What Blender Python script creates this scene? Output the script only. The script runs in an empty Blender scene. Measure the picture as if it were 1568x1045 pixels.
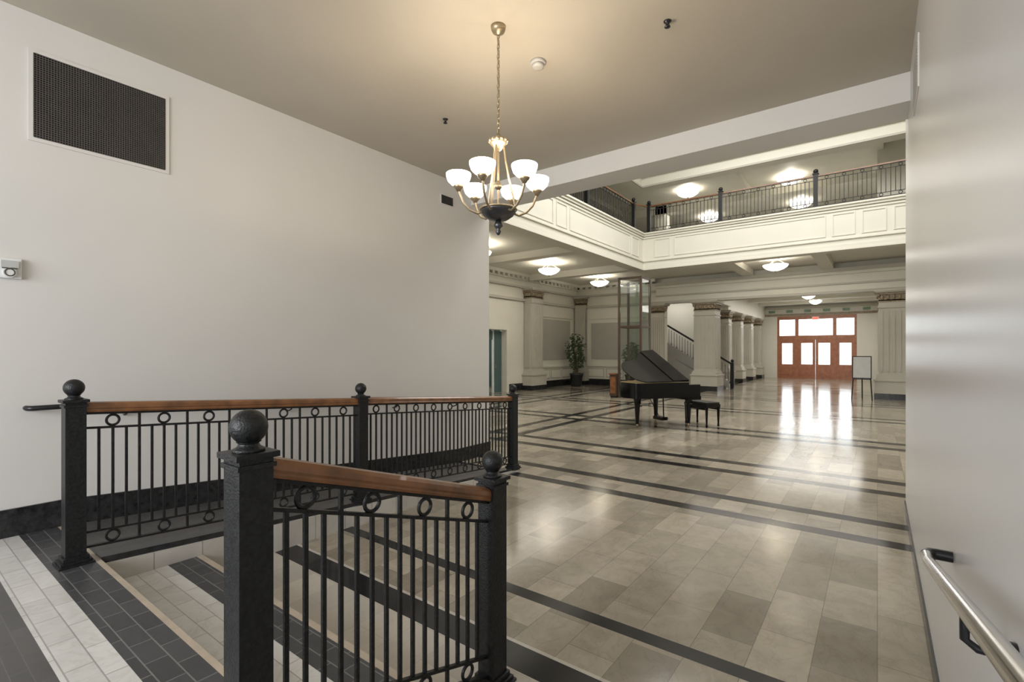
import bpy, math, random
from mathutils import Vector, Matrix
random.seed(4)
S=bpy.context.scene
COL=S.collection

# ---------------------------------------------------------------- materials
def nodes_of(name):
    m=bpy.data.materials.new(name); m.use_nodes=True
    nt=m.node_tree; b=nt.nodes['Principled BSDF']
    return m,nt,b
def mat(name,col,rough=0.5,metal=0.0,noise=0.06,scale=6.0,spec=0.5,bump=0.0,bscale=80,coat=0.0,detail=3):
    m,nt,b=nodes_of(name)
    tc=nt.nodes.new('ShaderNodeTexCoord')
    n=nt.nodes.new('ShaderNodeTexNoise'); n.inputs['Scale'].default_value=scale; n.inputs['Detail'].default_value=detail
    nt.links.new(tc.outputs['Object'],n.inputs['Vector'])
    r=nt.nodes.new('ShaderNodeValToRGB')
    c=col
    r.color_ramp.elements[0].position=0.3; r.color_ramp.elements[1].position=0.7
    r.color_ramp.elements[0].color=(c[0]*(1-noise),c[1]*(1-noise),c[2]*(1-noise),1)
    r.color_ramp.elements[1].color=(min(1,c[0]*(1+noise)),min(1,c[1]*(1+noise)),min(1,c[2]*(1+noise)),1)
    nt.links.new(n.outputs['Fac'],r.inputs['Fac'])
    nt.links.new(r.outputs['Color'],b.inputs['Base Color'])
    b.inputs['Roughness'].default_value=rough; b.inputs['Metallic'].default_value=metal
    b.inputs['Specular IOR Level'].default_value=spec
    b.inputs['Coat Weight'].default_value=coat
    if bump>0:
        n2=nt.nodes.new('ShaderNodeTexNoise'); n2.inputs['Scale'].default_value=bscale
        nt.links.new(tc.outputs['Object'],n2.inputs['Vector'])
        bp=nt.nodes.new('ShaderNodeBump'); bp.inputs['Strength'].default_value=bump; bp.inputs['Distance'].default_value=0.01
        nt.links.new(n2.outputs['Fac'],bp.inputs['Height']); nt.links.new(bp.outputs['Normal'],b.inputs['Normal'])
    return m
def emis(name,col,strength):
    m,nt,b=nodes_of(name)
    b.inputs['Base Color'].default_value=(*col,1); b.inputs['Roughness'].default_value=0.4
    b.inputs['Emission Color'].default_value=(*col,1); b.inputs['Emission Strength'].default_value=strength
    return m
def tile(name,c1,c2,grout,w,h,mort=0.004,rough=0.3,rot=0.0,offset=0.5,noise=0.2,bias=0.0,sat=0.9,vein=0.0):
    m,nt,b=nodes_of(name)
    tc=nt.nodes.new('ShaderNodeTexCoord'); mp=nt.nodes.new('ShaderNodeMapping')
    mp.inputs['Rotation'].default_value=(0,0,rot)
    nt.links.new(tc.outputs['Object'],mp.inputs['Vector'])
    br=nt.nodes.new('ShaderNodeTexBrick')
    br.inputs['Color1'].default_value=(*c1,1); br.inputs['Color2'].default_value=(*c2,1); br.inputs['Mortar'].default_value=(*grout,1)
    br.inputs['Scale'].default_value=1; br.inputs['Mortar Size'].default_value=mort
    br.inputs['Brick Width'].default_value=w; br.inputs['Row Height'].default_value=h
    br.inputs['Bias'].default_value=bias; br.offset=offset
    nt.links.new(mp.outputs['Vector'],br.inputs['Vector'])
    n=nt.nodes.new('ShaderNodeTexNoise'); n.inputs['Scale'].default_value=5; n.inputs['Detail'].default_value=8; n.inputs['Distortion'].default_value=1.2
    nt.links.new(tc.outputs['Object'],n.inputs['Vector'])
    rp=nt.nodes.new('ShaderNodeValToRGB'); rp.color_ramp.elements[0].position=.3; rp.color_ramp.elements[0].color=(.45,.43,.40,1); rp.color_ramp.elements[1].position=.65; rp.color_ramp.elements[1].color=(1,1,1,1)
    nt.links.new(n.outputs['Fac'],rp.inputs['Fac'])
    mx=nt.nodes.new('ShaderNodeMix'); mx.data_type='RGBA'; mx.blend_type='MULTIPLY'; mx.inputs['Factor'].default_value=noise
    nt.links.new(br.outputs['Color'],mx.inputs[6]); nt.links.new(rp.outputs['Color'],mx.inputs[7])
    last=mx.outputs[2]
    if vein>0:
        v=nt.nodes.new('ShaderNodeTexNoise'); v.inputs['Scale'].default_value=2.6; v.inputs['Detail'].default_value=6; v.inputs['Distortion'].default_value=2.5
        mp2=nt.nodes.new('ShaderNodeMapping'); mp2.inputs['Scale'].default_value=(1.8,.8,1); mp2.inputs['Rotation'].default_value=(0,0,.5)
        nt.links.new(tc.outputs['Object'],mp2.inputs['Vector']); nt.links.new(mp2.outputs['Vector'],v.inputs['Vector'])
        r2=nt.nodes.new('ShaderNodeValToRGB'); e=r2.color_ramp.elements
        e[0].position=.47; e[0].color=(1,1,1,1); e[1].position=.53; e[1].color=(1,1,1,1); k=e.new(.5); k.color=(.55,.50,.44,1)
        nt.links.new(v.outputs['Fac'],r2.inputs['Fac'])
        m3=nt.nodes.new('ShaderNodeMix'); m3.data_type='RGBA'; m3.blend_type='MULTIPLY'; m3.inputs['Factor'].default_value=vein
        nt.links.new(last,m3.inputs[6]); nt.links.new(r2.outputs['Color'],m3.inputs[7]); last=m3.outputs[2]
    hs=nt.nodes.new('ShaderNodeHueSaturation'); hs.inputs['Saturation'].default_value=sat
    nt.links.new(last,hs.inputs['Color'])
    nt.links.new(hs.outputs['Color'],b.inputs['Base Color'])
    b.inputs['Roughness'].default_value=rough
    return m,nt,b,hs,tc

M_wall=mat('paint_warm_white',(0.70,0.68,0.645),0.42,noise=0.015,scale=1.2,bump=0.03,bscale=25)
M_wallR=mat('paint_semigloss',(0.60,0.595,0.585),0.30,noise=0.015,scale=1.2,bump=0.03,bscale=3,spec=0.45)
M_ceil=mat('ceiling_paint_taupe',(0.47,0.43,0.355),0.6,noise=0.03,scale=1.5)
M_cream=mat('lobby_cream_plaster',(0.73,0.71,0.625),0.5,noise=0.02,scale=2)
M_col=mat('pilaster_stone_paint',(0.50,0.475,0.41),0.45,noise=0.03,scale=3)
M_cap=mat('capital_antique_gold',(0.27,0.215,0.145),0.5,noise=0.35,scale=14)
M_panel=mat('wall_panel_taupe',(0.43,0.415,0.37),0.55,noise=0.03,scale=3)
M_base=mat('black_marble_base',(0.022,0.022,0.023),0.25,noise=0.6,scale=25)
M_iron=mat('cast_iron_black',(0.011,0.0115,0.012),0.40,noise=0.6,scale=60,bump=0.3,bscale=140,spec=0.38)
M_wood=mat('oak_handrail',(0.21,0.09,0.035),0.28,noise=0.35,scale=9,coat=0.3)
M_door=mat('mahogany_door',(0.36,0.14,0.07),0.35,noise=0.2,scale=6)
M_bronze=mat('bronze_frame',(0.07,0.042,0.028),0.35,noise=0.15)
M_chrome=mat('brushed_steel',(0.62,0.61,0.60),0.18,metal=1.0,noise=0.03)
M_dkmetal=mat('dark_bracket_metal',(0.03,0.03,0.032),0.3,metal=0.6,noise=0.1)
M_brass=mat('antique_brass',(0.40,0.32,0.21),0.35,metal=0.8,noise=0.15,scale=20)
M_pewter=mat('pewter_bowl',(0.10,0.10,0.105),0.3,metal=0.8,noise=0.15)
M_shade=emis('opal_glass_shade',(1.0,0.94,0.84),4.0)
M_bowl=emis('alabaster_bowl',(1.0,0.96,0.88),1.6)
M_piano=mat('black_lacquer',(0.005,0.005,0.006),0.12,noise=0.1,spec=0.3)
M_ivory=mat('piano_ivory',(0.75,0.73,0.66),0.3,noise=0.02)
M_gold=mat('piano_plate_gold',(0.5,0.36,0.14),0.35,metal=0.8,noise=0.1)
M_leath=mat('bench_leather',(0.012,0.012,0.012),0.45,noise=0.1)
M_leaf=mat('ficus_leaf',(0.04,0.08,0.028),0.45,noise=0.4,scale=20)
M_bark=mat('ficus_trunk',(0.14,0.09,0.05),0.8,noise=0.3,scale=30)
M_soil=mat('potting_soil',(0.03,0.02,0.015),0.9,noise=0.4,scale=40)
M_pot=mat('glazed_black_pot',(0.02,0.022,0.025),0.25,noise=0.1)
M_white=mat('white_plastic',(0.75,0.75,0.73),0.4,noise=0.02)
M_ivplast=mat('dimmed_white_plastic',(0.47,0.45,0.41),0.5,noise=0.02)  # white plastic, base colour lowered evenly to offset its bright lighting
M_grille=mat('grille_dark_bronze',(0.075,0.068,0.062),0.45,noise=0.1)
M_grilleb=mat('duct_interior',(0.012,0.011,0.010),0.8,noise=0.1)
M_teal=mat('teal_painted_door',(0.07,0.13,0.13),0.4,noise=0.05)
M_step=mat('stair_riser_grey',(0.40,0.39,0.37),0.5,noise=0.05)
M_red=emis('exit_sign_red',(0.9,0.12,0.08),1.0)
M_board=mat('sign_board_grey',(0.5,0.5,0.48),0.4,noise=0.05)
M_tan=mat('tan_marble_nosing',(0.43,0.36,0.28),0.3,noise=0.12,scale=10)
M_pave=mat('outdoor_pavement',(0.6,0.6,0.58),0.8,noise=0.08,scale=1)
M_green=mat('frieze_green_tile',(0.20,0.30,0.20),0.4,noise=0.2)
m_glass,ntg,bg=nodes_of('clear_glass')
bg.inputs['Base Color'].default_value=(0.93,0.97,0.97,1); bg.inputs['Roughness'].default_value=0.02
bg.inputs['Transmission Weight'].default_value=1.0; bg.inputs['IOR'].default_value=1.05
M_glass=m_glass
M_glass2,ntg,bg=nodes_of('plate_glass')
bg.inputs['Base Color'].default_value=(0.80,0.86,0.84,1); bg.inputs['Roughness'].default_value=0.01
bg.inputs['Transmission Weight'].default_value=1.0; bg.inputs['IOR'].default_value=1.5
M_twhite=tile('white_marble_tile',(0.66,0.65,0.62),(0.56,0.55,0.52),(0.36,0.34,0.32),0.30,0.10,0.003,0.3,vein=.2)[0]
M_tdark=tile('slate_dark_tile',(0.045,0.046,0.05),(0.065,0.065,0.068),(0.17,0.17,0.165),0.20,0.09,0.003,0.35)[0]
M_tfield=tile('slate_grey_tile',(0.075,0.073,0.072),(0.095,0.09,0.088),(0.13,0.125,0.12),0.30,0.06,0.0015,0.35)[0]
M_side=tile('ramp_side_tile',(0.60,0.57,0.52),(0.48,0.45,0.41),(0.25,0.23,0.20),0.3,0.3,0.003,0.35)[0]
M_tblack=mat('black_marble_strip',(0.022,0.022,0.024),0.18,noise=0.4,scale=12)
# lobby floor
M_floor,nt,b,hs,tc=tile('lobby_marble_floor',(0.40,0.355,0.28),(0.235,0.205,0.16),(0.18,0.155,0.125),0.60,0.28,0.002,0.10,rot=math.pi/2,offset=0.37,noise=0.35,sat=1.0,vein=.22)
sep=nt.nodes.new('ShaderNodeSeparateXYZ'); nt.links.new(tc.outputs['Object'],sep.inputs[0])
def mth(op,a,bv=None,cv=None):
    n=nt.nodes.new('ShaderNodeMath'); n.operation=op
    for i,v in enumerate((a,bv,cv)):
        if v is None: continue
        if isinstance(v,(int,float)): n.inputs[i].default_value=v
        else: nt.links.new(v,n.inputs[i])
    return n.outputs[0]
ys=[(2.13,.095),(2.72,.055),(5.28,.09),(5.86,.09),(7.15,.10),(7.75,.10),(10.4,.12),(11.0,.12),(14.2,.12),(14.8,.12),(18.0,.12),(18.6,.12),(22.5,.12),(25.5,.12),(28.5,.12)]
acc=None
for c,w in ys:
    o=mth('COMPARE',sep.outputs['Y'],c,w); acc=o if acc is None else mth('MAXIMUM',acc,o)
acx=None
for c,w in [(-5.7,.10),(-6.3,.10),(-9.0,.10),(-9.6,.10)]:
    o=mth('COMPARE',sep.outputs['X'],c,w); acx=o if acx is None else mth('MAXIMUM',acx,o)
acx=mth('MULTIPLY',acx,mth('GREATER_THAN',sep.outputs['Y'],7.1))
acc=mth('MAXIMUM',acc,acx)
near=mth('LESS_THAN',sep.outputs['Y'],2.25)
mxa=nt.nodes.new('ShaderNodeMix'); mxa.data_type='RGBA'; mxa.blend_type='MIX'
nt.links.new(mth('MULTIPLY',near,0.5),mxa.inputs['Factor']); nt.links.new(hs.outputs['Color'],mxa.inputs[6]); mxa.inputs[7].default_value=(0.60,0.57,0.52,1)
mxb=nt.nodes.new('ShaderNodeMix'); mxb.data_type='RGBA'
nt.links.new(acc,mxb.inputs['Factor']); nt.links.new(mxa.outputs[2],mxb.inputs[6]); mxb.inputs[7].default_value=(0.014,0.014,0.015,1)
nt.links.new(mxb.outputs[2],b.inputs['Base Color'])
nn=nt.nodes.new('ShaderNodeTexNoise'); nn.inputs['Scale'].default_value=1.3; nt.links.new(tc.outputs['Object'],nn.inputs['Vector'])
mr=nt.nodes.new('ShaderNodeMapRange'); mr.inputs['To Min'].default_value=0.09; mr.inputs['To Max'].default_value=0.20
nt.links.new(nn.outputs['Fac'],mr.inputs['Value']); nt.links.new(mr.outputs[0],b.inputs['Roughness'])
bp=nt.nodes.new('ShaderNodeBump'); bp.inputs['Strength'].default_value=0.02; n3=nt.nodes.new('ShaderNodeTexNoise'); n3.inputs['Scale'].default_value=4
nt.links.new(tc.outputs['Object'],n3.inputs['Vector']); nt.links.new(n3.outputs['Fac'],bp.inputs['Height']); nt.links.new(bp.outputs['Normal'],b.inputs['Normal'])
b.inputs['Specular IOR Level'].default_value=0.38

# ---------------------------------------------------------------- mesh builder
class B:
    def __init__(s): s.v=[];s.f=[];s.mi=[];s.sm=[];s.mats=[];s.T=None
    def m(s,mt):
        if mt not in s.mats: s.mats.append(mt)
        return s.mats.index(mt)
    def add(s,vs,fs,mt,smooth=False):
        o=len(s.v); k=s.m(mt)
        for p in vs:
            p=Vector(p)
            if s.T is not None: p=s.T@p
            s.v.append(p)
        for f in fs:
            s.f.append([i+o for i in f]); s.mi.append(k); s.sm.append(smooth)
    def box(s,x0,x1,y0,y1,z0,z1,mt):
        vs=[(x0,y0,z0),(x1,y0,z0),(x1,y1,z0),(x0,y1,z0),(x0,y0,z1),(x1,y0,z1),(x1,y1,z1),(x0,y1,z1)]
        s.add(vs,[(0,3,2,1),(4,5,6,7),(0,1,5,4),(1,2,6,5),(2,3,7,6),(3,0,4,7)],mt)
    def hexa(s,a,b_,mt):
        s.add(list(a)+list(b_),[(0,3,2,1),(4,5,6,7),(0,1,5,4),(1,2,6,5),(2,3,7,6),(3,0,4,7)],mt)
    def sbox(s,p,q,w,h,mt):
        p=Vector(p);q=Vector(q);d=(q-p).normalized()
        side=d.cross(Vector((0,0,1)));
        if side.length<1e-4: side=Vector((1,0,0))
        side.normalize(); up=Vector((0,0,1)) if abs(d.z)<0.9 else side.cross(d).normalized()
        o=[side*w/2+up*h/2,-side*w/2+up*h/2,-side*w/2-up*h/2,side*w/2-up*h/2]
        s.hexa([p+k for k in o],[q+k for k in o],mt)
    def tube(s,pts,r,mt,n=12,closed=False,caps=True,smooth=True,sx=1,sz=1):
        pts=[Vector(p) for p in pts]; N=len(pts); vs=[]; fs=[]
        rr=r if isinstance(r,(list,tuple)) else [r]*N
        prev=None
        for i,p in enumerate(pts):
            if closed: d=pts[(i+1)%N]-pts[i-1]
            else: d=pts[min(i+1,N-1)]-pts[max(i-1,0)]
            d.normalize()
            if prev is None:
                a=Vector((0,0,1)) if abs(d.z)<0.95 else Vector((1,0,0))
            else: a=prev
            u=(a-d*a.dot(d)).normalized(); prev=u; w=d.cross(u)
            for k in range(n):
                t=2*math.pi*k/n; vs.append(p+(u*math.cos(t)*sz+w*math.sin(t)*sx)*rr[i])
        for i in range(N if closed else N-1):
            for k in range(n):
                a=i*n+k;b2=i*n+(k+1)%n;j=((i+1)%N)*n
                fs.append((a,b2,j+(k+1)%n,j+k))
        s.add(vs,fs,mt,smooth)
        if caps and not closed:
            s.add(vs[:n],[tuple(range(n))[::-1]],mt); s.add(vs[-n:],[tuple(range(n))],mt)
    def lathe(s,c,prof,mt,n=24,smooth=True):
        c=Vector(c); vs=[];fs=[]
        for r,z in prof:
            for k in range(n):
                t=2*math.pi*k/n; vs.append(c+Vector((r*math.cos(t),r*math.sin(t),z)))
        for i in range(len(prof)-1):
            for k in range(n): fs.append((i*n+k,i*n+(k+1)%n,(i+1)*n+(k+1)%n,(i+1)*n+k))
        fs.append(tuple(range(n))[::-1]); fs.append(tuple((len(prof)-1)*n+k for k in range(n)))
        s.add(vs,fs,mt,smooth)
    def ball(s,c,r,mt,n=24,m=14,sz=1):
        s.lathe(c,[(max(1e-4,r*math.sin(math.pi*i/m)),-r*sz*math.cos(math.pi*i/m)) for i in range(m+1)],mt,n)
    def torus(s,c,R,r,axis,mt,n=20,k=8):
        c=Vector(c);ax=Vector(axis).normalized();a=ax.orthogonal().normalized();b2=ax.cross(a)
        pts=[c+a*R*math.cos(2*math.pi*i/n)+b2*R*math.sin(2*math.pi*i/n) for i in range(n)]
        s.tube(pts,r,mt,k,closed=True)
    def poly(s,pts2,z0,z1,mt,T=None):
        n=len(pts2); vs=[(x,y,z0) for x,y in pts2]+[(x,y,z1) for x,y in pts2]
        if T is not None: vs=[T@Vector(v) for v in vs]
        fs=[tuple(range(n))[::-1],tuple(range(n,2*n))]+[(i,(i+1)%n,n+(i+1)%n,n+i) for i in range(n)]
        s.add(vs,fs,mt)
    def obj(s,name,bevel=0):
        me=bpy.data.meshes.new(name); me.from_pydata([tuple(v) for v in s.v],[],s.f)
        for mt in s.mats: me.materials.append(mt)
        for p,k,q in zip(me.polygons,s.mi,s.sm): p.material_index=k; p.use_smooth=q
        me.update()
        o=bpy.data.objects.new(name,me); COL.objects.link(o)
        if bevel>0:
            md=o.modifiers.new('bevel','BEVEL'); md.width=bevel; md.segments=2; md.limit_method='ANGLE'; md.angle_limit=math.radians(50)
        return o
def boxobj(name,x0,x1,y0,y1,z0,z1,mt,bevel=0):
    b=B(); b.box(x0,x1,y0,y1,z0,z1,mt); return b.obj(name,bevel)

# ---------------------------------------------------------------- constants
EYE=1.66; LAND=0.32; CZ=4.16
WL=-5.0; WR=0.235
XB=-6.73; YB=16.8; BT=5.86; BB=4.54; LC=4.86; UC=8.9; GC=8.05
XW=-12.0; YK=21.4; YD=33.8
RX=-4.05; DX=-1.54

# ---------------------------------------------------------------- floors
b=B(); b.box(-12.3,8.3,1.5,34.0,-0.15,0.0,M_floor); b.obj('floor')
b=B()
b.box(WL,WR,-4.0,0.48,-0.15,LAND,M_tfield)
b.box(WL,WR,0.48,0.68,-0.15,LAND,M_twhite)
b.box(WL,WR,0.68,0.89,-0.15,LAND,M_tdark)
b.box(WL,WR,0.89,0.92,-0.15,LAND,M_tan)
b.obj('floor_landing')
b=B()
x0,x1=-3.965,WR
b.box(x0,x1,0.92,1.28,-0.15,0.16,M_twhite)
b.box(x0,x1,1.28,1.46,-0.15,0.16,M_tdark)
b.box(x0,x1,1.46,1.50,-0.15,0.16,M_tan)
b.obj('entry_steps')
b=B()
def prism(y0,z0,y1,z1,xa,xb,mt):
    b.hexa([(xa,y0,-0.15),(xb,y0,-0.15),(xb,y1,-0.15),(xa,y1,-0.15)],[(xa,y0,z0),(xb,y0,z0),(xb,y1,z1),(xa,y1,z1)],mt)
def rampz(y): return LAND*(1-min(1,max(0,(y-0.92)/(5.3-0.92))))
prism(0.92,LAND,5.3,0.001,WL+.001,-4.12,M_tfield)
prism(0.92,LAND+0.012,5.5,0.035,-4.12,-3.99,M_tblack)
prism(0.92,LAND-0.03,5.48,0.01,-3.99,-3.967,M_side)
b.obj('ramp')

# ---------------------------------------------------------------- entry hall walls
boxobj('wall_left',-5.3,WL,-4.0,6.05,-0.15,CZ+0.05,M_wall)
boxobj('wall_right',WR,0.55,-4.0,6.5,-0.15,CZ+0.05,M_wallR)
boxobj('ceiling',-5.3,0.55,-4.0,5.62,CZ,CZ+0.2,M_ceil)
boxobj('ceiling_beam',-5.0,WR,5.62,6.06,3.90,CZ+0.2,M_wall)
b=B()
b.box(-5.0,-4.4,-4.2,-4.0,-0.15,CZ,M_wall); b.box(-0.6,WR,-4.2,-4.0,-0.15,CZ,M_wall)
b.box(-4.4,-0.6,-4.2,-4.0,-0.15,1.0,M_wall); b.box(-4.4,-0.6,-4.2,-4.0,3.5,CZ,M_wall)
b.obj('wall_rear')
b=B()
for x in (-4.4,-3.15,-1.9,-0.66): b.box(x,x+0.06,-4.14,-4.06,1.0,3.5,M_white)
b.box(-4.4,-0.6,-4.14,-4.06,1.0,1.06,M_white); b.box(-4.4,-0.6,-4.14,-4.06,3.44,3.5,M_white); b.box(-4.4,-0.6,-4.14,-4.06,2.5,2.55,M_white)
b.obj('window_1')
b=B()
t=0.02
b.box(WL,WL+t,-4,0.92,LAND,LAND+0.2,M_base)
b.hexa([(WL,0.92,LAND-.02),(WL+t,0.92,LAND-.02),(WL+t,5.3,0.0),(WL,5.3,0.0)],[(WL,0.92,LAND+.2),(WL+t,0.92,LAND+.2),(WL+t,5.3,0.2),(WL,5.3,0.2)],M_base)
b.box(WL,WL+t,5.3,6.07,0,0.2,M_base); b.box(-5.3,WL,6.05,6.07,0,0.2,M_base)
b.obj('baseboard_left')
b=B()
b.box(WR-.012,WR,-4,0.92,LAND,LAND+0.1,M_base); b.box(WR-.012,WR,0.92,1.5,0.16,0.42,M_base); b.box(WR-.012,WR,1.5,6.51,0,0.10,M_base); b.box(WR,0.55,6.5,6.51,0,0.10,M_base)
b.obj('baseboard_right')

# ---------------------------------------------------------------- railings
def post(b,x,y,z,h=1.015,w=0.102,s=1.0):
    b.box(x-w*.5,x+w*.5,y-w*.5,y+w*.5,z,z+h,M_iron)
    for k,(e,z0,z1) in enumerate([(0.036,0,0.012),(0.025,0.012,0.03),(0.012,0.03,0.055)]):
        b.box(x-w/2-e,x+w/2+e,y-w/2-e,y+w/2+e,z+z0,z+z1,M_iron)
    b.box(x-w/2-.007,x+w/2+.007,y-w/2-.007,y+w/2+.007,z+h-.03,z+h-.015,M_iron)
    e=.014; b.box(x-w/2-e,x+w/2+e,y-w/2-e,y+w/2+e,z+h,z+h+.018,M_iron)
    c=z+h+.018
    b.lathe((x,y,c),[(.046,0),(.046,.008),(.034,.014),(.028,.024),(.036,.030)],M_iron,20)
    b.ball((x,y,c+.024+.050),.054,M_iron)
def railing(b,p,q,topfrac=1.0,wood=True,S=0.28,n=4,h0=0.07,rr=0.038,off=0.5,pr=0.0075):
    p=Vector(p);q=Vector(q);L=(Vector((q.x,q.y,0))-Vector((p.x,p.y,0))).length
    up=Vector((0,0,1))
    def at(t,z): return p.lerp(q,t/L)+up*z
    T=topfrac
    dirv=(q-p).normalized(); side=dirv.cross(up).normalized()
    if wood:
        prof=[(-.030,0),(-.034,.012),(-.030,.018),(-.036,.028),(-.034,.048),(-.022,.062),(0,.067),(.022,.062),(.034,.048),(.036,.028),(.030,.018),(.034,.012),(.030,0)]
        A=[at(0,T-.067)+side*a+up*c for a,c in prof]; C=[at(L,T-.067)+side*a+up*c for a,c in prof]; m=len(prof)
        b.add(A+C,[(i,(i+1)%m,m+(i+1)%m,m+i) for i in range(m)]+[tuple(range(m))[::-1],tuple(range(m,2*m))],M_wood,False)
    else:
        b.sbox(at(0,T-.02),at(L,T-.02),.05,.04,M_wood)
    zt=T-.067-.008 if wood else T-.045
    zb=zt-2*rr-.018
    b.sbox(at(0,zt),at(L,zt),.034,.014,M_iron)
    b.sbox(at(0,zb),at(L,zb),.022,.014,M_iron)
    z1=h0+2*rr+.018
    b.sbox(at(0,h0),at(L,h0),.03,.014,M_iron); b.sbox(at(0,z1),at(L,z1),.022,.014,M_iron)
    cnt=max(1,round(L/S)); s=L/cnt; step=s/n
    for i in range(cnt*n+1):
        t=i*step
        if t<0.03 or t>L-0.03: continue
        kk=(i-n//2)%n
        b.sbox(at(t,z1),at(t,zb),pr*2,pr*2,M_iron)
        if kk==0:
            for z in ((zt+zb)/2,(h0+z1)/2): b.torus(at(t,z),rr-.004,.0085,side,M_iron,18,6)
        elif kk==n//2:
            b.sbox(at(t,zb),at(t,zt),pr*2,pr*2,M_iron); b.sbox(at(t,h0),at(t,z1),pr*2,pr*2,M_iron)
    return at
b=B()
yA,yBp,yC=0.80,2.93,5.42
zA=LAND+.0; zBp=rampz(yBp)+.03; zC=0.0
post(b,RX,yA,zA); post(b,RX,yBp,zBp-0.02); post(b,RX,yC,0.03)
railing(b,(RX,yA+.05,zA+.015),(RX,yBp-.05,zBp+.0))
railing(b,(RX,yBp+.05,zBp),(RX,yC-.05,0.035))
b.obj('ramp_railing',0.0015)
b=B()
post(b,DX,0.71,LAND); post(b,DX,1.89,0.0)
railing(b,(DX,0.76,LAND+.012),(DX,1.84,-.01))
b.obj('stair_railing',0.0015)

# wall handrails
b=B()
xr=WL+.085
pts=[(WL+.005,.72,LAND+.92),(xr-.02,.72,LAND+.92),(xr,.74,LAND+.92),(xr,.95,LAND+.92),(xr,5.3,.90),(xr,5.6,.90),(xr-.02,5.62,.9),(WL+.005,5.62,.9)]
b.tube(pts,.019,M_dkmetal,12)
for y in (1.3,2.7,4.1,5.2):
    z=rampz(y)+.92
    b.tube([(xr,y,z-.02),(xr,y,z-.06),(WL+.03,y,z-.08),(WL+.004,y,z-.08)],.008,M_dkmetal,8)
b.obj('wall_handrail')
b=B()
xr=.153
hp=lambda y:0.865+.36*(2.42-y)/1.5
pts=[(WR-.004,2.50,.87),(xr+.03,2.50,.87),(xr+.008,2.495,.87),(xr,2.47,.87),(xr,2.36,.88),(xr,0.6,hp(0.6)),(xr,0.2,hp(0.6)+.01),(xr,-.6,hp(.6)+.01)]
b.tube(pts[:4],.021,M_dkmetal,14); b.tube(pts[3:],.020,M_chrome,16)
for y in (1.45,0.1):
    z=hp(y) if y>.6 else hp(.6)
    b.tube([(xr,y,z-.018),(xr,y,z-.07),(xr+.02,y,z-.085),(WR-.004,y,z-.085)],.009,M_dkmetal,10)
    b.tube([(WR-.01,y,z-.085),(WR-.001,y,z-.085)],.032,M_dkmetal,16)
b.obj('wall_handrail')
b=B()
b.box(WR-.008,WR,4.45,5.0,3.52,3.90,M_wall)
for i in range(14): b.box(WR-.011,WR-.008,4.48,4.97,3.545+i*.0235,3.553+i*.0235,M_board)
b.obj('air_vent')

# ---------------------------------------------------------------- left wall fittings
b=B()
y0,y1,z0,z1=.76,1.59,1.585+EYE,2.205+EYE
b.box(WL+.001,WL+.004,y0,y1,z0,z1,M_grilleb)
f=.03
for (a,c,d,e) in ((y0-f,y1+f,z1,z1+f),(y0-f,y1+f,z0-f,z0),(y0-f,y0,z0,z1),(y1,y1+f,z0,z1)): b.box(WL+.001,WL+.012,a,c,d,e,M_wall)
n=52
for i in range(n+1):
    y=y0+i*(y1-y0)/n; b.box(WL+.010,WL+.014,y-.003,y+.003,z0,z1,M_grille)
n=38
for i in range(n+1):
    z=z0+i*(z1-z0)/n; b.box(WL+.009,WL+.013,y0,y1,z-.0035,z+.0035,M_grille)
b.obj('return_air_grille')
b=B()
y0,y1,z0,z1=4.97,5.2,3.78,3.90
b.box(WL+.001,WL+.012,y0-.012,y1+.012,z0-.012,z1+.012,M_wall); b.box(WL+.012,WL+.015,y0,y1,z0,z1,M_grilleb)
for i in range(7):
    z=z0+.01+i*.0165; b.box(WL+.013,WL+.022,y0,y1,z,z+.005,M_grille)
b.obj('air_vent')
b=B()
yc,zc=.62,EYE+.595
b.box(WL,WL+.03,yc-.055,yc+.075,zc-.075,zc+.07,M_white)
b.box(WL+.03,WL+.045,yc-.035,yc+.06,zc+.0,zc+.05,M_board)
b.tube([(WL+.03,yc+.01,zc-.035),(WL+.055,yc+.01,zc-.035)],.035,M_white,20)
b.torus((WL+.056,yc+.01,zc-.035),.025,.004,(1,0,0),M_grille)
b.box(WL+.05,WL+.058,yc-.03,yc+.05,zc-.01,zc-.002,M_grille)
b.obj('fire_alarm_strobe',.003)

# ---------------------------------------------------------------- ceiling fittings
def w2(px,py,z):
    u=(px-784)/746; v=(537-py)/746; d=(z-EYE)/v
    return (d*(-.6+.8*u),d*(.8+.6*u))
x,y=w2(824,94,CZ)
b=B(); b.lathe((x,y,CZ-.055),[(.035,0),(.05,.006),(.052,.03)],M_ivplast,28); b.lathe((x,y,CZ-.025),[(.046,-.004),(.046,.0)],M_grille,28); b.lathe((x,y,CZ-.025),[(.060,0),(.066,.006),(.068,.025)],M_ivplast,28); b.obj('smoke_detector')
for px,py in ((1022,32),(682,182)):
    x,y=w2(px,py,CZ)
    b=B(); b.lathe((x,y,CZ-.035),[(.004,-.012),(.022,-.010),(.022,-.006),(.008,0),(.008,.02),(.026,.028),(.03,.035)],M_dkmetal,18)
    b.tube([(x-.010,y,CZ-.043),(x-.014,y,CZ-.03),(x-.007,y,CZ-.015)],.003,M_dkmetal,6); b.tube([(x+.010,y,CZ-.043),(x+.014,y,CZ-.03),(x+.007,y,CZ-.015)],.003,M_dkmetal,6)
    b.obj('fire_sprinkler')

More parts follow.
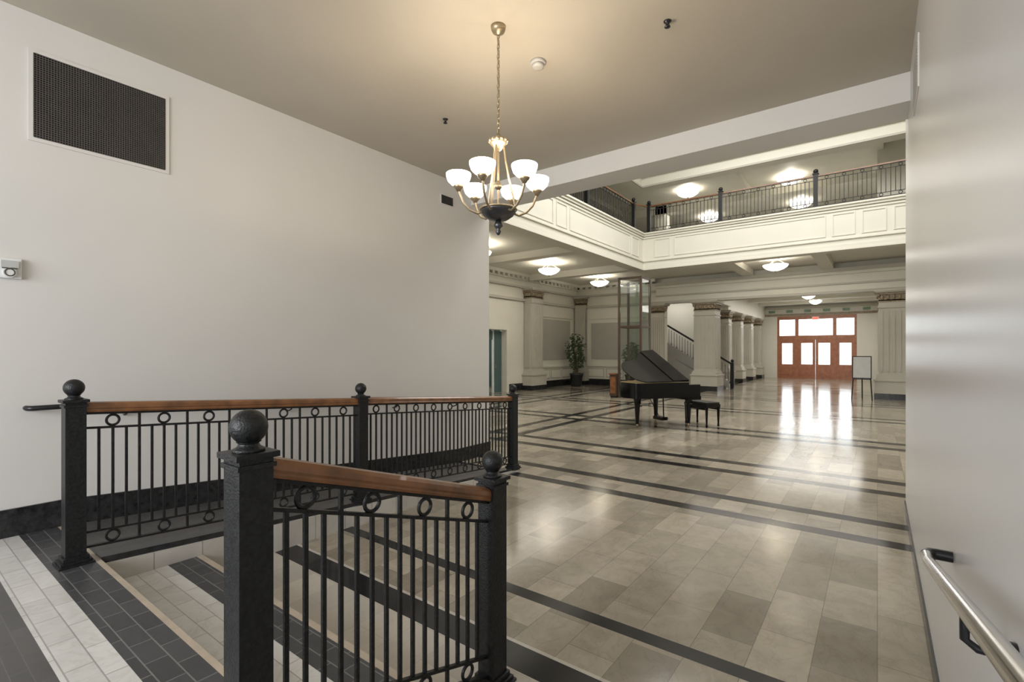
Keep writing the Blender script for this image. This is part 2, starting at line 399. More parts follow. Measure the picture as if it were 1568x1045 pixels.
# chandelier
cx,cy=w2(763,40,CZ)
R3=Vector((.8,.6,0)); F3=Vector((-.6,.8,0))
ZT=EYE+1.62; ZB=EYE+1.07
b=B()
b.lathe((cx,cy,CZ-.045),[(.012,-.02),(.02,-.01),(.045,.0),(.055,.02),(.058,.045)],M_brass,28)
z=CZ-.06; i=0
while z>ZT+.06:
    side=Vector((0,1,0)) if i%2 else Vector((1,0,0))
    pts=[Vector((cx,cy,z-.018))+side*.011*math.cos(t)+Vector((0,0,.025*math.sin(t))) for t in [2*math.pi*k/14 for k in range(14)]]
    b.tube(pts,.003,M_brass,6,closed=True); z-=.038; i+=1
b.tube([(cx+.003,cy,CZ-.05),(cx+.003,cy,ZT+.05)],.0018,M_dkmetal,6)
b.lathe((cx,cy,ZT-.03),[(.012,-.05),(.03,-.04),(.045,-.015),(.060,0),(.072,.02),(.062,.035),(.03,.045),(.018,.06),(.01,.085)],M_brass,24)
for k in range(12):
    t=2*math.pi*k/12; b.ball((cx+.066*math.cos(t),cy+.066*math.sin(t),ZT-.005),.014,M_brass,8,6)
b.tube([(cx,cy,ZT-.07),(cx,cy,ZB+.02)],.009,M_brass,12)
b.lathe((cx,cy,ZB+.2),[(.012,-.03),(.028,-.015),(.03,.0),(.018,.02),(.012,.04)],M_brass,20)
b.lathe((cx,cy,ZB-.06),[(.02,-.01),(.07,.0),(.115,.03),(.135,.06),(.14,.075),(.12,.08),(.05,.085)],M_pewter,32)
b.torus((cx,cy,ZB+.017),.14,.007,(0,0,1),M_brass,32,8)
b.lathe((cx,cy,ZB-.17),[(.003,-.01),(.014,.0),(.022,.018),(.014,.035),(.02,.045),(.036,.06),(.03,.08),(.02,.1)],M_pewter,20)
shc=[]
for k in range(6):
    t=math.radians(-110+60*k); d=R3*math.cos(t)+F3*math.sin(t)
    c=Vector((cx,cy,0))
    P=lambda r,z: c+d*r+Vector((0,0,z))
    ctrl=[(.11,ZB+.0),(.16,ZB-.02),(.22,ZB+.005),(.27,ZB+.06),(.30,ZB+.13),(.305,ZB+.17)]
    b.tube([P(r,z) for r,z in ctrl],.009,M_brass,10)
    if k%2==0:
        ct2=[(.045,ZT-.05),(.055,ZT-.14),(.08,ZT-.27),(.115,ZT-.42),(.135,ZB+.02)]
        b.tube([P(r,z) for r,z in ct2],.008,M_brass,8)
    q=P(.305,ZB+.17)
    b.lathe(q,[(.012,-.03),(.022,-.015),(.036,0),(.04,.012),(.03,.018)],M_brass,18)
    b.lathe(q,[(.03,.015),(.058,.025),(.082,.05),(.094,.085),(.095,.105),(.09,.108),(.088,.098),(.07,.06),(.03,.03)],M_shade,28)
    shc.append(q+Vector((0,0,.10)))
b.obj('chandelier')
for q in shc:
    l=bpy.data.lights.new('chandelier_bulb','POINT'); l.energy=8.5; l.color=(1,.84,.64); l.shadow_soft_size=.03
    o=bpy.data.objects.new('chandelier_bulb',l); o.location=q+Vector((0,0,.03)); COL.objects.link(o); o.parent=bpy.data.objects['chandelier']

# ---------------------------------------------------------------- lobby shell
b=B()
DY0,DY1,DH=14.35,15.6,2.5
b.box(XW-.3,XW,6.05,DY0,0,LC,M_cream); b.box(XW-.3,XW,DY1,YK+.3,0,LC,M_cream); b.box(XW-.3,XW,DY0,DY1,DH,LC,M_cream)
b.box(XW-.3,XW,6.05,YK+.3,LC,UC,M_cream)
b.obj('wall_lobby_left')
boxobj('wall_lobby_near',XW,-5.3,5.75,6.05,0,UC,M_cream)
boxobj('wall_lobby_near_upper',-5.3,8.0,5.75,6.05,CZ+.2,UC,M_cream)
boxobj('wall_lobby_near_right',0.55,8.0,6.2,6.5,0,CZ+.2,M_cream)
boxobj('wall_lobby_right',8.0,8.3,5.75,YK+.3,0,UC,M_cream)
b=B()
y0,y1=YK,YK+.3
b.box(XW,-7.55,y0,y1,0,LC,M_cream)
b.box(-7.55,8,y0,y1,3.75,LC,M_cream)
b.box(0.7,8,y0,y1,0,3.75,M_cream)
b.obj('wall_lobby_far')
b=B()
for z0,z1,e in ((3.75,3.84,.20),(3.84,4.06,.16),(4.06,4.12,.22),(4.12,4.42,.17),(4.42,4.52,.28),(4.52,4.64,.36)):
    b.box(-7.9,8,YK-e,YK,z0,z1,M_col if z1 in(4.12,3.84,4.64) else M_cream)
b.obj('trim_1')
b=B()
zb=4.30
for z0,z1,e in ((zb-.55,zb-.45,.10),(zb,zb+.08,.14),(zb+.08,zb+.3,.10),(zb+.3,zb+.36,.2),(zb+.44,LC,.32)):
    b.box(XW,XW+e,6.05,YK,z0,z1,M_col if z0<zb+.01 else M_cream); b.box(XW,-7.9,YK-e,YK,z0,z1,M_col if z0<zb+.01 else M_cream)
y=8.0
while y<YK-.3:
    b.box(XW+.1,XW+.28,y,y+.14,zb+.34,zb+.45,M_cream); y+=.32
x=XW+.3
while x<-8: b.box(x,x+.14,YK-.28,YK-.1,zb+.34,zb+.45,M_cream); x+=.32
b.obj('trim_2')
b=B()
b.box(XW,XW+.03,6.07,DY0-.2,0,.3,M_base); b.box(XW,XW+.03,DY1+.2,YK,0,.3,M_base); b.box(XW+.03,-8.3,YK-.03,YK,0,.3,M_base); b.box(0.75,8,YK-.03,YK,0,.3,M_base)
b.obj('baseboard_lobby')
b=B()
def panelX(y0,y1,z0,z1,mt,e=.02): b.box(XW,XW+e,y0,y1,z0,z1,mt)
def panelY(x0,x1,z0,z1,mt,e=.02): b.box(x0,x1,YK-e,YK,z0,z1,mt)
panelX(18.1,20.7,1.25,3.1,M_panel); panelY(-11.2,-8.35,1.25,3.0,M_panel)
panelX(8,13.8,1.25,3.1,M_panel)
for z0,z1,e in ((.9,.98,.06),(3.2,3.26,.05)):
    panelX(17.9,20.9,z0,z1,M_cream,e); panelY(-11.5,-8.2,z0,z1,M_cream,e)
for y in (18.0,18.95,19.9):
    panelX(y,y+.85,.38,.82,M_col,.025); panelX(y+.05,y+.8,.43,.77,M_cream,.035)
for x in (-11.4,-10.4,-9.4):
    panelY(x,x+.9,.38,.82,M_col,.025); panelY(x+.05,x+.85,.43,.77,M_cream,.035)
b.obj('trim_3')
b=B()
b.box(XW,XW+.04,DY0-.14,DY0,0,DH+.14,M_cream); b.box(XW,XW+.04,DY1,DY1+.14,0,DH+.14,M_cream); b.box(XW,XW+.04,DY0,DY1,DH,DH+.14,M_cream)
b.box(XW-.28,XW-.22,DY0+.72,DY1-.02,0,DH-.05,M_teal)
b.box(XW-.26,XW-.23,DY0+.02,DY0+.72,2.1,DH-.05,M_teal); b.box(XW-.27,XW-.21,DY0+.66,DY0+.74,0,DH,M_white)
b.box(XW-.215,XW-.2,DY0+.8,DY0+.86,.95,1.15,M_chrome)
b.obj('door_1')
b=B(); b.box(XW-2.5,XW-2.4,13,17.5,0,3,M_panel); b.box(XW-2.5,XW-.3,13,13.1,0,3,M_wall); b.box(XW-2.5,XW-.3,17.4,17.5,0,3,M_teal); b.obj('wall_side_room')
boxobj('floor_side_room',XW-2.5,XW-.3,13,17.5,-.15,0,M_floor); boxobj('ceiling_side_room',XW-2.5,XW-.3,13,17.5,3,3.1,M_wall)

# lower ceilings around atrium
b=B()
b.box(XW,XB-.35,6.05,YK,LC,BT-.2,M_cream); b.box(XB-.35,8,YB+.35,YK,LC,BT-.2,M_cream)
for y in (9.2,13.0): b.box(XW+.3,XB-.35,y-.2,y+.2,LC-.22,LC,M_cream)
b.box(XW+.3,XB-.35,YB,YB+.35,LC-.25,LC,M_cream)
for x in (-4.1,-1.46,1.2): b.box(x-.2,x+.2,YB+.35,YK-.36,LC-.22,LC,M_cream)
b.obj('ceiling_lobby')
b=B(); b.box(XW,XB-.35,6.05,YK,BT-.2,BT-.02,M_panel); b.box(XB-.35,8,YB+.35,YK,BT-.2,BT-.02,M_panel); b.box(XW,8,YK,27,BT-.2,BT-.02,M_panel); b.obj('floor_upper')
# balcony fascia
b=B()
b.box(XB-.35,XB,6.05,YB+.35,BB,BT,M_cream); b.box(XB,8,YB,YB+.35,BB,BT,M_cream)
def fas(z0,z1,e,mt):
    b.box(XB,XB+e,6.05,YB-e,z0,z1,mt); b.box(XB,8,YB-e,YB,z0,z1,mt)
for z0,z1,e,mt in ((BB,BB+.05,.05,M_cream),(BB+.05,BB+.16,.03,M_cream),(BB+.30,BB+.34,.04,M_cream),(BT-.20,BT-.15,.03,M_cream),(BT-.12,BT-.05,.06,M_cream),(BT-.05,BT,.10,M_cream)): fas(z0,z1,e,mt)
def frameY(x0,x1,z0,z1,w=.03,e=.018):
    b.box(x0,x1,YB-e,YB,z0,z0+w,M_cream); b.box(x0,x1,YB-e,YB,z1-w,z1,M_cream); b.box(x0,x0+w,YB-e,YB,z0+w,z1-w,M_cream); b.box(x1-w,x1,YB-e,YB,z0+w,z1-w,M_cream)
def frameX(y0,y1,z0,z1,w=.03,e=.018):
    b.box(XB,XB+e,y0,y1,z0,z0+w,M_cream); b.box(XB,XB+e,y0,y1,z1-w,z1,M_cream); b.box(XB,XB+e,y0,y0+w,z0+w,z1-w,M_cream); b.box(XB,XB+e,y1-w,y1,z0+w,z1-w,M_cream)
pz0,pz1=BB+.42,BT-.26
for x0,x1 in ((-6.3,-5.75),(-5.6,-1.2),(-1.05,-.5),(-.35,.2),(.35,5)): frameY(x0,x1,pz0,pz1)
for y0,y1 in ((15.8,16.4),(11.6,15.65),(10.9,11.45),(7,10.75)): frameX(y0,y1,pz0,pz1)
b.obj('trim_4')
# balcony railing
b=B()
def bpost(x,y):
    w=.12; b.box(x-w/2,x+w/2,y-w/2,y+w/2,BT,BT+1.02,M_iron); b.box(x-.08,x+.08,y-.08,y+.08,BT+1.02,BT+1.045,M_iron); b.ball((x,y,BT+1.11),.068,M_iron,14,8)
def brail(p,q):
    railing(b,p,q,topfrac=.99,wood=False,S=.44,n=4,h0=.07,rr=.045,pr=.009)
yy=YB+.12; xx=XB-.12
xs=[-6.55,-4.12,-1.46,1.2,3.9,6.6]
for x in xs: bpost(x,yy)
for a,c in zip(xs[:-1],xs[1:]): brail((a+.06,yy,BT),(c-.06,yy,BT))
ysl=[16.25,12.8,9.4,6.3]
for y in ysl: bpost(xx,y)
for a,c in zip(ysl[:-1],ysl[1:]): brail((xx,a-.06,BT),(xx,c+.06,BT))
b.sbox((xx,16.3,BT+.97),(-6.6,yy,BT+.97),.05,.04,M_wood)
b.obj('balcony_railing')
# upper storey
b=B()
b.box(XW,8,27,27.3,BT-.2,UC,M_cream)
b.box(-7.9,-7.4,YK-.25,YK+.25,BT,GC,M_cream); b.box(-3.4,-2.9,25,25.5,BT,GC,M_cream); b.box(.0,.9,YK-2.6,YK-1.8,BT,GC,M_cream)
b.box(-12,-9.9,YK-.2,YK+.2,BT,GC,M_cream)
b.box(-6.9,-5.6,26.9,27,BT,BT+1.9,M_panel); b.box(-1.9,-.6,26.9,27,BT,BT+1.9,M_panel)
for z0,z1,e in ((GC-.6,GC-.54,.08),(GC-.25,GC-.16,.14),(GC-.16,GC,.26)): b.box(XW,8,27-e,27,z0,z1,M_cream)
b.obj('wall_upper')
b=B()
b.box(XB-.45,8,YB-.0,YB+.4,7.5,UC,M_cream); b.box(XB-.45,XB-.05,6.05,YB,7.5,UC,M_cream)
b.box(XB-.05,8,YB-.05,YB,7.5,7.56,M_col); b.box(XB-.05,XB,6.05,YB-.05,7.5,7.56,M_col)
b.box(XB-.05,8,YB-.12,YB,7.86,7.98,M_cream); b.box(XB-.05,XB+.07,6.05,YB-.12,7.86,7.98,M_cream)
b.obj('trim_5')
b=B()
b.box(XW,8,YB+.4,27,GC,GC+.2,M_cream); b.box(XW,XB-.45,6.05,YB+.4,GC,GC+.2,M_cream)
b.box(XW,8,YK-.25,YK+.25,GC-.35,GC,M_cream)
for x in (-9.5,-4.1,-.0): b.box(x-.15,x+.15,YB+.4,YK-.25,GC-.2,GC,M_cream)
b.obj('ceiling_gallery')
boxobj('wall_upper_left',XW-.3,XW,YK+.3,27,BT-.2,UC,M_cream)
boxobj('wall_upper_right',8,8.3,YK+.3,27,BT-.2,UC,M_cream)
boxobj('ceiling_atrium',XW-.3,8.3,5.75,27.3,UC,UC+.2,M_cream)

# columns
def column(name,x,y,h,w=.84,d=None,cap=M_cap):
    d=d or w; b=B()
    def bx(e,z0,z1,mt): b.box(x-w/2-e,x+w/2+e,y-d/2-e,y+d/2+e,z0,z1,mt)
    bx(.12,0,.2,M_base); bx(.11,.2,.62,M_col); bx(.14,.62,.68,M_col); bx(.07,.68,.76,M_col); bx(.04,.76,.84,M_col)
    bx(0,.84,h-.34,M_col)
    bx(.03,h-.62,h-.58,M_col)
    for k in range(5):
        t=-w/2+.06+k*(w-.18)/4
        b.box(x+t,x+t+.06,y-d/2-.022,y+d/2+.022,.95,h-.72,M_col)
        t=-d/2+.06+k*(d-.18)/4
        b.box(x-w/2-.022,x+w/2+.022,y+t,y+t+.06,.95,h-.72,M_col)
    bx(.02,h-.42,h-.38,cap); bx(.0,h-.38,h-.16,cap); bx(.05,h-.16,h-.09,cap); bx(.10,h-.09,h-.05,M_col); bx(.13,h-.05,h,M_col)
    for sx in(-1,1):
        for sy in(-1,1):
            b.ball((x+sx*w/2,y+sy*d/2,h-.19),.06,cap,10,8)
    for k in range(5):
        t=-w/2+.1+k*(w-.2)/4
        b.ball((x+t,y-d/2-.01,h-.26),.05,cap,10,8,1.6)
        t=-d/2+.1+k*(d-.2)/4
        b.ball((x+w/2+.01,y+t,h-.26),.05,cap,10,8,1.6)
    return b.obj(name)
column('column',-5.75,YK+.0,3.75,.84,.84)
column('column',.45,YK+.0,3.75,.84,.84)
column('pilaster',-7.85,YK+.02,3.75,.55,.4)
column('pilaster',XW+.22,17.25,4.30,.4,.85)
column('pilaster',XW+.32,YK-.15,4.30,.5,.35)
column('pilaster',XW+.22,12.3,4.30,.4,.85)
HC=4.44
for y in (25.2,27.8,30.4,33.0): column('pilaster',-5.95,y,3.6,.5,.6)
for y in (25.2,29.0,33.0): column('pilaster',.95,y,3.6,.5,.6)
b=B()
b.box(-6.6,-6.2,24.6,YD,0,HC,M_cream); b.box(-6.2,-5.6,24.4,YD,3.6,HC,M_cream)
b.box(-6.2,-5.5,YK+.3,24.6,3.75,HC,M_cream)
b.obj('wall_hall_left')
b=B(); b.box(1.2,1.5,YK+.3,YD,0,HC,M_cream); b.box(.6,1.2,YK+.3,YD,3.6,HC,M_cream); b.obj('wall_hall_right')
b=B(); b.box(-10.4,1.5,YK+.3,YD,HC,HC+.15,M_cream)
for y in (24.0,26.5,29,31.5): b.box(-5.6,.6,y,y+.3,HC-.15,HC,M_cream)
b.obj('ceiling_hall')
b=B(); b.box(-6.6,-4.94,YD,YD+.3,0,HC,M_cream); b.box(-.93,1.5,YD,YD+.3,0,HC,M_cream); b.box(-4.94,-.93,YD,YD+.3,3.75,HC,M_cream)
b.box(-6.2,1.2,YD-.12,YD,3.78,3.9,M_cap); b.box(-6.2,1.2,YD-.2,YD,4.2,4.3,M_col)
for k in range(7): b.box(-5.4+k*.95,-5.05+k*.95,YD-.03,YD,3.97,4.12,M_green)
b.obj('wall_hall_far')
# entrance doors
b=B(); X0,X1=-4.94,-.93
yo0,yo1=YD+.05,YD+.17
def bx(a,c,z0,z1,mt=M_door,e=0): b.box(a,c,yo0-e,yo1+e,z0,z1,mt)
bx(X0,X1,3.55,3.75); bx(X0,X1,2.32,2.58,e=.02)
for x in (X0,X1-.12): bx(x,x+.12,0,3.55)
for x in (X0+1.05,X1-1.05): bx(x-.09,x+.09,0,3.55,e=.03)
def leaf(a,c,bot=.85):
    bx(a,c,0,bot); bx(a,c,2.12,2.32); bx(a,a+.14,bot,2.12); bx(c-.14,c,bot,2.12)
    b.box(a+.14,c-.14,YD+.02,YD+.05,.2,bot-.15,M_door)
    b.box(a+.14,c-.14,YD+.10,YD+.11,bot,2.12,M_glass)
leaf(X0+.12,X0+.96); leaf(X0+1.14,-2.945); leaf(-2.925,X1-1.14); leaf(X1-.96,X1-.12)
for a,c in ((X0+.12,X0+.96),(X0+1.14,X1-1.14),(X1-.96,X1-.12)): b.box(a,c,YD+.10,YD+.11,2.58,3.55,M_glass)
for x in (-3.05,-2.86): b.tube([(x,YD+.03,1.0),(x,YD-.03,1.03),(x,YD-.03,1.3),(x,YD+.03,1.33)],.012,M_brass,8)
b.obj('door_2')
b=B(); b.box(-3.1,-2.75,YD-.06,YD-.02,3.5,3.68,M_white); b.box(-3.06,-2.79,YD-.065,YD-.06,3.53,3.65,M_red); b.obj('exit_sign')
boxobj('ground_outside',-30,25,34.0,70,-.3,-.05,M_pave)
boxobj('ceiling_side_passage',-10.4,-6.6,24.6,26,HC-.1,HC,M_cream)
# staircase
b=B()
n=18; SX=-5.35
for i in range(n):
    a=SX-i*.26; z=(i+1)*.17
    b.box(a-.26,a,22.9,24.28,0 if i<3 else z-.5,z,M_step); b.box(a-.26,a+.02,22.88,24.28,z-.03,z,M_white)
def sz(x): return (SX-x)/.26*.17
xe=-10.0
b.hexa([(SX+.15,22.8,0),(SX+.15,22.88,0),(xe,22.88,sz(xe)-.45),(xe,22.8,sz(xe)-.45)],[(SX+.15,22.8,.3),(SX+.15,22.88,.3),(xe,22.88,sz(xe)+.3),(xe,22.8,sz(xe)+.3)],M_step)
b.hexa([(SX-.6,22.83,0),(SX-.6,22.87,0),(xe,22.87,0),(xe,22.83,0)],[(SX-.6,22.83,.3),(SX-.6,22.87,.3),(xe,22.87,sz(xe)-.3),(xe,22.83,sz(xe)-.3)],M_panel)
b.sbox((SX+.3,22.84,1.05),(xe,22.84,sz(xe)+1.1),.07,.09,M_iron)
b.box(SX+.2,SX+.34,22.77,22.91,0,1.15,M_iron); b.ball((SX+.27,22.84,1.22),.07,M_iron,12,8)
for i in range(36):
    x=SX+.1-i*.125
    if x<xe: break
    b.box(x-.008,x+.008,22.83,22.85,max(.28,sz(x)+.2),sz(x)+1.05,M_iron)
b.obj('staircase')
boxobj('wall_stair_back',-10.4,-6.6,24.3,24.6,0,HC,M_cream)
boxobj('wall_stair_left',-10.7,-10.4,YK+.3,24.6,0,HC+.1,M_cream)

# ---------------------------------------------------------------- bowl lights (each with its own lamp above the bowl)
def bowl(x,y,ztop,zb,r=.42,e=26):
    b=B(); c=(x,y,zb)
    b.lathe(c,[(.02,-.02),(r*.3,.0),(r*.65,.05),(r*.9,.12),(r,.19),(r*.97,.2),(r*.85,.15),(r*.3,.06),(.05,.05)],M_bowl,28)
    b.lathe(c,[(.005,-.07),(.025,-.05),(.02,-.025),(.05,-.01)],M_brass,12)
    for k in range(3):
        t=2*math.pi*k/3+.4; b.tube([(x+r*.96*math.cos(t),y+r*.96*math.sin(t),zb+.2),(x,y,ztop-.03)],.008,M_brass,6)
    b.lathe((x,y,ztop-.04),[(.05,0),(.09,.02),(.1,.04)],M_brass,16)
    o=b.obj('ceiling_bowl_light')
    l=bpy.data.lights.new('bowl_lamp','POINT'); l.energy=e; l.color=(1,.93,.82); l.shadow_soft_size=.12
    q=bpy.data.objects.new('bowl_lamp',l); q.location=(x,y,zb+.17); COL.objects.link(q); q.parent=o
for x,y in ((-9.5,14.9),(-9.5,18.9),(-9.5,11),(-2.8,18.8),(1.8,18.8)): bowl(x,y,LC,LC-.45,.40,34)
for x,y in ((-2.55,20.3),(-2.6,24.0),(-6.0,19.6),(-6.35,24.0),(.9,23.6)): bowl(x,y,GC,GC-.30,.42,26)
for y in (23.2,26.8,30): bowl(-2.6,y,HC,HC-.34,.30,22)

# ---------------------------------------------------------------- glass display frame under balcony corner
b=B()
H=4.24
cs=((-7.3,16.05),(-6.5,16.05),(-6.5,16.85),(-7.3,16.85))
for x,y in cs: w=.07; b.box(x-w/2,x+w/2,y-w/2,y+w/2,0,H,M_bronze)
for z in (.06,2.5,H-.04):
    for i in range(4):
        p=cs[i]; q=cs[(i+1)%4]; b.sbox((p[0],p[1],z),(q[0],q[1],z),.05,.07,M_bronze)
b.box(-7.26,-6.54,16.044,16.056,.1,H-.07,M_glass2); b.box(-6.506,-6.494,16.09,16.81,.1,H-.07,M_glass2); b.box(-7.26,-6.54,16.844,16.856,.1,H-.07,M_glass2)
b.obj('glass_vestibule_frame')
b=B(); b.box(-7.62,-7.36,15.95,16.3,.06,.82,M_bronze); b.box(-7.65,-7.345,15.92,16.33,.82,.86,M_wood); b.box(-7.60,-7.38,15.98,16.27,0,.06,M_base); b.box(-7.59,-7.39,15.935,15.95,.15,.74,M_wood); b.obj('wooden_cabinet')

# ---------------------------------------------------------------- grand piano
a20=math.radians(20)
ax=R3*math.cos(a20)+F3*math.sin(a20); aw=-R3*math.sin(a20)+F3*math.cos(a20)
O=R3*2.56+F3*10.0
TP=Matrix(((ax.x,aw.x,0,O.x),(ax.y,aw.y,0,O.y),(0,0,1,0),(0,0,0,1)))
b=B(); b.T=TP
def bez(pts,n=8):
    out=[];N=len(pts)
    for i in range(N-1):
        p0=pts[max(i-1,0)];p1=pts[i];p2=pts[i+1];p3=pts[min(i+2,N-1)]
        for k in range(n):
            t=k/n
            out.append(tuple(.5*((2*p1[j])+(-p0[j]+p2[j])*t+(2*p0[j]-5*p1[j]+4*p2[j]-p3[j])*t*t+(-p0[j]+3*p1[j]-3*p2[j]+p3[j])*t**3) for j in(0,1)))
    out.append(pts[-1]); return out
curve=bez([(1.15,1.44),(.92,1.38),(.74,1.18),(.58,1.0),(.38,.92),(.16,.86),(.02,.66),(-.02,.40),(.03,.14),(.22,.0)])
outline=[(1.32,0),(1.32,1.44)]+curve
b.poly(outline,.66,.98,M_piano)
inner=[(x*.95+.03,y*.93+.045) for x,y in outline]
b.poly(inner,.975,.984,M_gold)
for i in range(30):
    w0=.1+i*.043; b.tube([(1.2,w0,.99),(.35+.5*(i/30) ,min(.75,w0*.8)+.05+i*.008,.99)],.0015,M_chrome,4)
b.box(1.32,1.62,0,.09,.62,.93,M_piano); b.box(1.32,1.62,1.35,1.44,.62,.93,M_piano); b.box(1.30,1.64,0,1.44,.60,.68,M_piano)
b.box(1.30,1.345,.09,1.35,.68,.98,M_piano)
for i in range(52):
    w0=.11+i*.0235; b.box(1.42,1.58,w0,w0+.0225,.69,.72,M_ivory)
    if i%7 not in (2,6) and i<51: b.box(1.42,1.51,w0+.017,w0+.029,.72,.732,M_piano)
b.hexa([(1.15,.35,.99),(1.15,1.1,.99),(1.17,1.1,.99),(1.17,.35,.99)],[(1.07,.35,1.2),(1.07,1.1,1.2),(1.09,1.1,1.2),(1.09,.35,1.2)],M_piano)
th=math.radians(27)
RL=Matrix.Translation((0,-.01,1.0))@Matrix.Rotation(th,4,'X')
lid=[(1.30,0),(1.30,1.44)]+[(x-.01,y*1.0) for x,y in curve]
b.poly(lid,0,.022,M_piano,RL)
b.poly([(.90,.0),(1.30,.0),(1.30,1.44),(.90,1.34)],.023,.040,M_piano,RL)
tp=RL@Vector((1.0,1.25,0)); b.tube([(1.05,1.36,.98),tuple(tp)],.012,M_piano,8)
def pleg(u,w):
    k=[(.045,.08),(.035,.11),(.06,.5),(.075,.52),(.075,.6),(.09,.62),(.09,.66)]
    b.lathe((u,w,0),k,M_piano,8,False)
    b.lathe((u,w,0),[(.02,.02),(.03,.04),(.03,.08)],M_brass,12)
    b.tube([(u,w-.014,.028),(u,w+.014,.028)],.028,M_brass,14)
pleg(1.42,.14); pleg(1.42,1.3); pleg(.3,.42)
b.tube([(1.12,.62,.66),(1.12,.60,.16)],.014,M_piano,8); b.tube([(1.12,.82,.66),(1.12,.84,.16)],.014,M_piano,8)
b.box(1.04,1.2,.56,.88,.1,.17,M_piano)
for w in (.65,.72,.79): b.box(1.18,1.3,w-.012,w+.012,.115,.13,M_brass)
b.tube([(1.12,.72,.12),(.8,.72,.66)],.008,M_piano,6)
b.obj('grand_piano',.003)
b=B(); b.T=TP
u0,u1,w0,w1=1.74,2.12,-.05,.67
b.box(u0,u1,w0,w1,.42,.49,M_piano); 
for i in range(3):
    for j in range(5):
        b.box(u0+.01+i*.12,u0+.01+(i+1)*.12-.004,w0+.01+j*.14,w0+.01+(j+1)*.14-.004,.49,.53,M_leath)
for u in (u0+.03,u1-.03):
    for w in (w0+.03,w1-.03):
        b.lathe((u,w,0),[(.018,0),(.026,.03),(.018,.06),(.03,.38),(.036,.42)],M_piano,8,False)
for u in (u0+.03,u1-.03): b.box(u-.01,u+.01,w0,w1,.36,.42,M_piano)
b.obj('piano_bench',.004)

# ---------------------------------------------------------------- easel sign
b=B(); ex,ey=-.42,20.3
b.tube([(ex-.28,ey-.1,0),(ex-.2,ey,1.45)],.018,M_iron,8); b.tube([(ex+.28,ey-.1,0),(ex+.2,ey,1.45)],.018,M_iron,8); b.tube([(ex,ey+.5,0),(ex,ey+.02,1.4)],.018,M_iron,8)
b.sbox((ex-.26,ey-.07,.7),(ex+.26,ey-.07,.7),.05,.03,M_iron); b.sbox((ex-.21,ey-.0,1.4),(ex+.21,ey-.0,1.4),.03,.03,M_iron)
b.hexa([(ex-.27,ey-.09,.72),(ex+.27,ey-.09,.72),(ex+.27,ey-.06,.72),(ex-.27,ey-.06,.72)],[(ex-.27,ey-.03,1.48),(ex+.27,ey-.03,1.48),(ex+.27,ey,1.48),(ex-.27,ey,1.48)],M_iron)
b.hexa([(ex-.24,ey-.1,.75),(ex+.24,ey-.1,.75),(ex+.24,ey-.09,.75),(ex-.24,ey-.09,.75)],[(ex-.24,ey-.042,1.45),(ex+.24,ey-.042,1.45),(ex+.24,ey-.03,1.45),(ex-.24,ey-.03,1.45)],M_board)
b.obj('easel_sign')

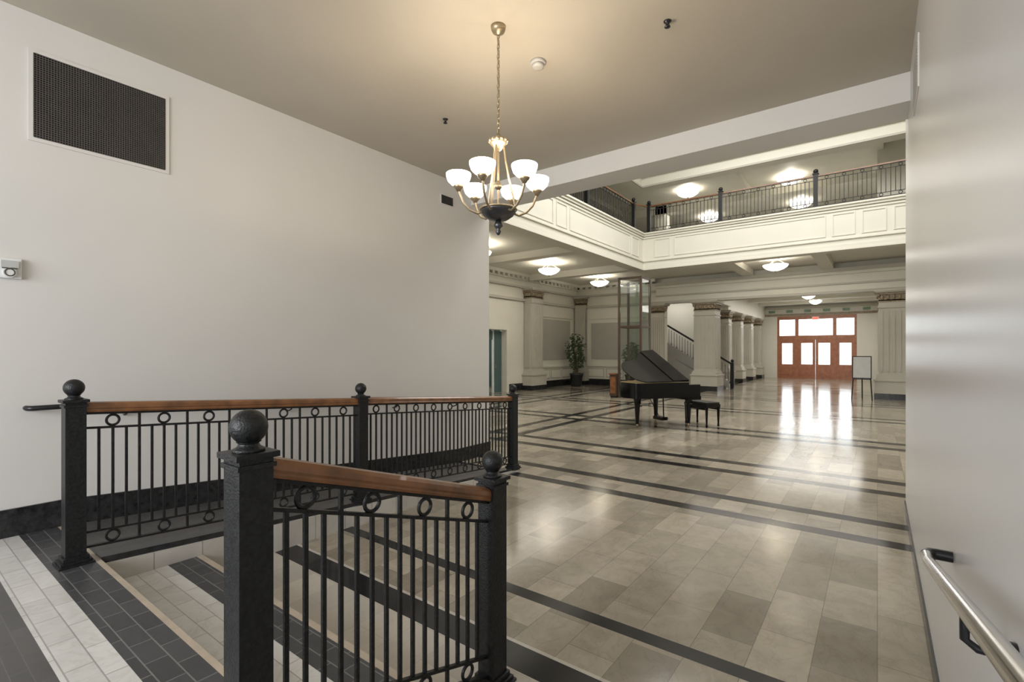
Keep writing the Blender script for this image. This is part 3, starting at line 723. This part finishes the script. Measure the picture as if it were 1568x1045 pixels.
# ---------------------------------------------------------------- plants
def plant(x,y,h,r,pot=.3):
    b=B()
    b.lathe((x,y,0),[(pot*.75,0),(pot*.8,.03),(pot,.5),(pot*1.1,.54),(pot*1.1,.6),(pot,.6),(pot*.95,.55),(.01,.55)],M_pot,28)
    b.lathe((x,y,.55),[(pot*.94,0),(.01,.01)],M_soil,20)
    for k in range(4):
        t=k*1.6; pts=[(x+.04*math.cos(t),y+.04*math.sin(t),.5)]
        for j in range(1,6):
            pts.append((x+math.cos(t+j*.4)*(.04+r*.5*j/6),y+math.sin(t+j*.4)*(.04+r*.5*j/6),.5+(h-.8)*j/5))
        b.tube(pts,[.022,.02,.017,.014,.01,.006],M_bark,7)
    zc=.55+(h-.55)*.58; rz=(h-.55)*.5
    for i in range(750):
        while True:
            q=Vector((random.uniform(-1,1),random.uniform(-1,1),random.uniform(-1,1)))
            if .25<q.length<1: break
        lump=.75+.35*math.sin(q.x*5+q.z*4)*math.cos(q.y*4)
        c=Vector((x+q.x*r*lump,y+q.y*r*lump,zc+q.z*rz))
        d=Vector((q.x+random.uniform(-.6,.6),q.y+random.uniform(-.6,.6),random.uniform(-.9,.2))).normalized()
        s=d.orthogonal().normalized(); s=(Matrix.Rotation(random.uniform(0,6.3),3,d)@s)
        L=random.uniform(.09,.15); W=L*.26; nrm=s.cross(d)
        b.add([c,c+d*L*.5+s*W+nrm*.01,c+d*L,c+d*L*.5-s*W+nrm*.01,c+d*L*.5-nrm*.008],[(0,1,4),(1,2,4),(2,3,4),(3,0,4)],M_leaf,True)
    b.obj('potted_ficus')
plant(-11.3,20.1,2.4,.48)
plant(-8.75,20.6,2.0,.42)

# ---------------------------------------------------------------- lights
def area(name,loc,rot,sx,sy,e,col):
    l=bpy.data.lights.new(name,'AREA'); l.shape='RECTANGLE'; l.size=sx; l.size_y=sy; l.energy=e; l.color=col
    o=bpy.data.objects.new(name,l); o.location=loc; o.rotation_euler=rot; COL.objects.link(o); return o
area('skylight_lamp',(-2.0,11.5,UC-.1),(0,0,0),7,7,820,(1,.975,.93))
area('lobby_left_lamp',(-9.5,13,LC-.3),(0,0,0),2.5,8,110,(1,.95,.87))
area('lobby_far_lamp',(-2.8,19.2,LC-.3),(0,0,0),6,1.5,60,(1,.95,.87))
area('hall_lamp',(-2.6,28,HC-.2),(0,0,0),4,8,230,(1,.96,.89))
area('upper_lamp',(-3,22,GC-.4),(0,0,0),9,4,160,(1,.96,.89))
area('stair_lamp',(-8,23.2,HC-.1),(0,0,0),2,1,30,(1,.95,.88))
area('side_room_lamp',(XW-1.3,15.3,2.9),(0,0,0),1.5,2,40,(1,1,1))
area('window_daylight',(-2.5,-3.95,2.3),(math.radians(90),0,0),3.6,2.4,270,(.92,.95,1.0))
area('entrance_daylight',(-2.9,YD+.6,1.9),(math.radians(-90),0,0),4,3.4,80,(.97,.98,1))
# world
w=bpy.data.worlds.new('world'); S.world=w; w.use_nodes=True
w.node_tree.nodes['Background'].inputs[0].default_value=(.95,.98,1,1); w.node_tree.nodes['Background'].inputs[1].default_value=1.7
# camera
cd=bpy.data.cameras.new('camera'); co=bpy.data.objects.new('camera',cd); COL.objects.link(co)
cd.sensor_width=36; cd.lens=36*746/1568; cd.shift_y=15/1568; cd.clip_start=.02
co.location=(0,0,EYE); co.rotation_euler=(math.radians(90),0,math.atan2(.6,.8))
S.camera=co
S.view_settings.view_transform='Standard'
S.view_settings.exposure=0.1
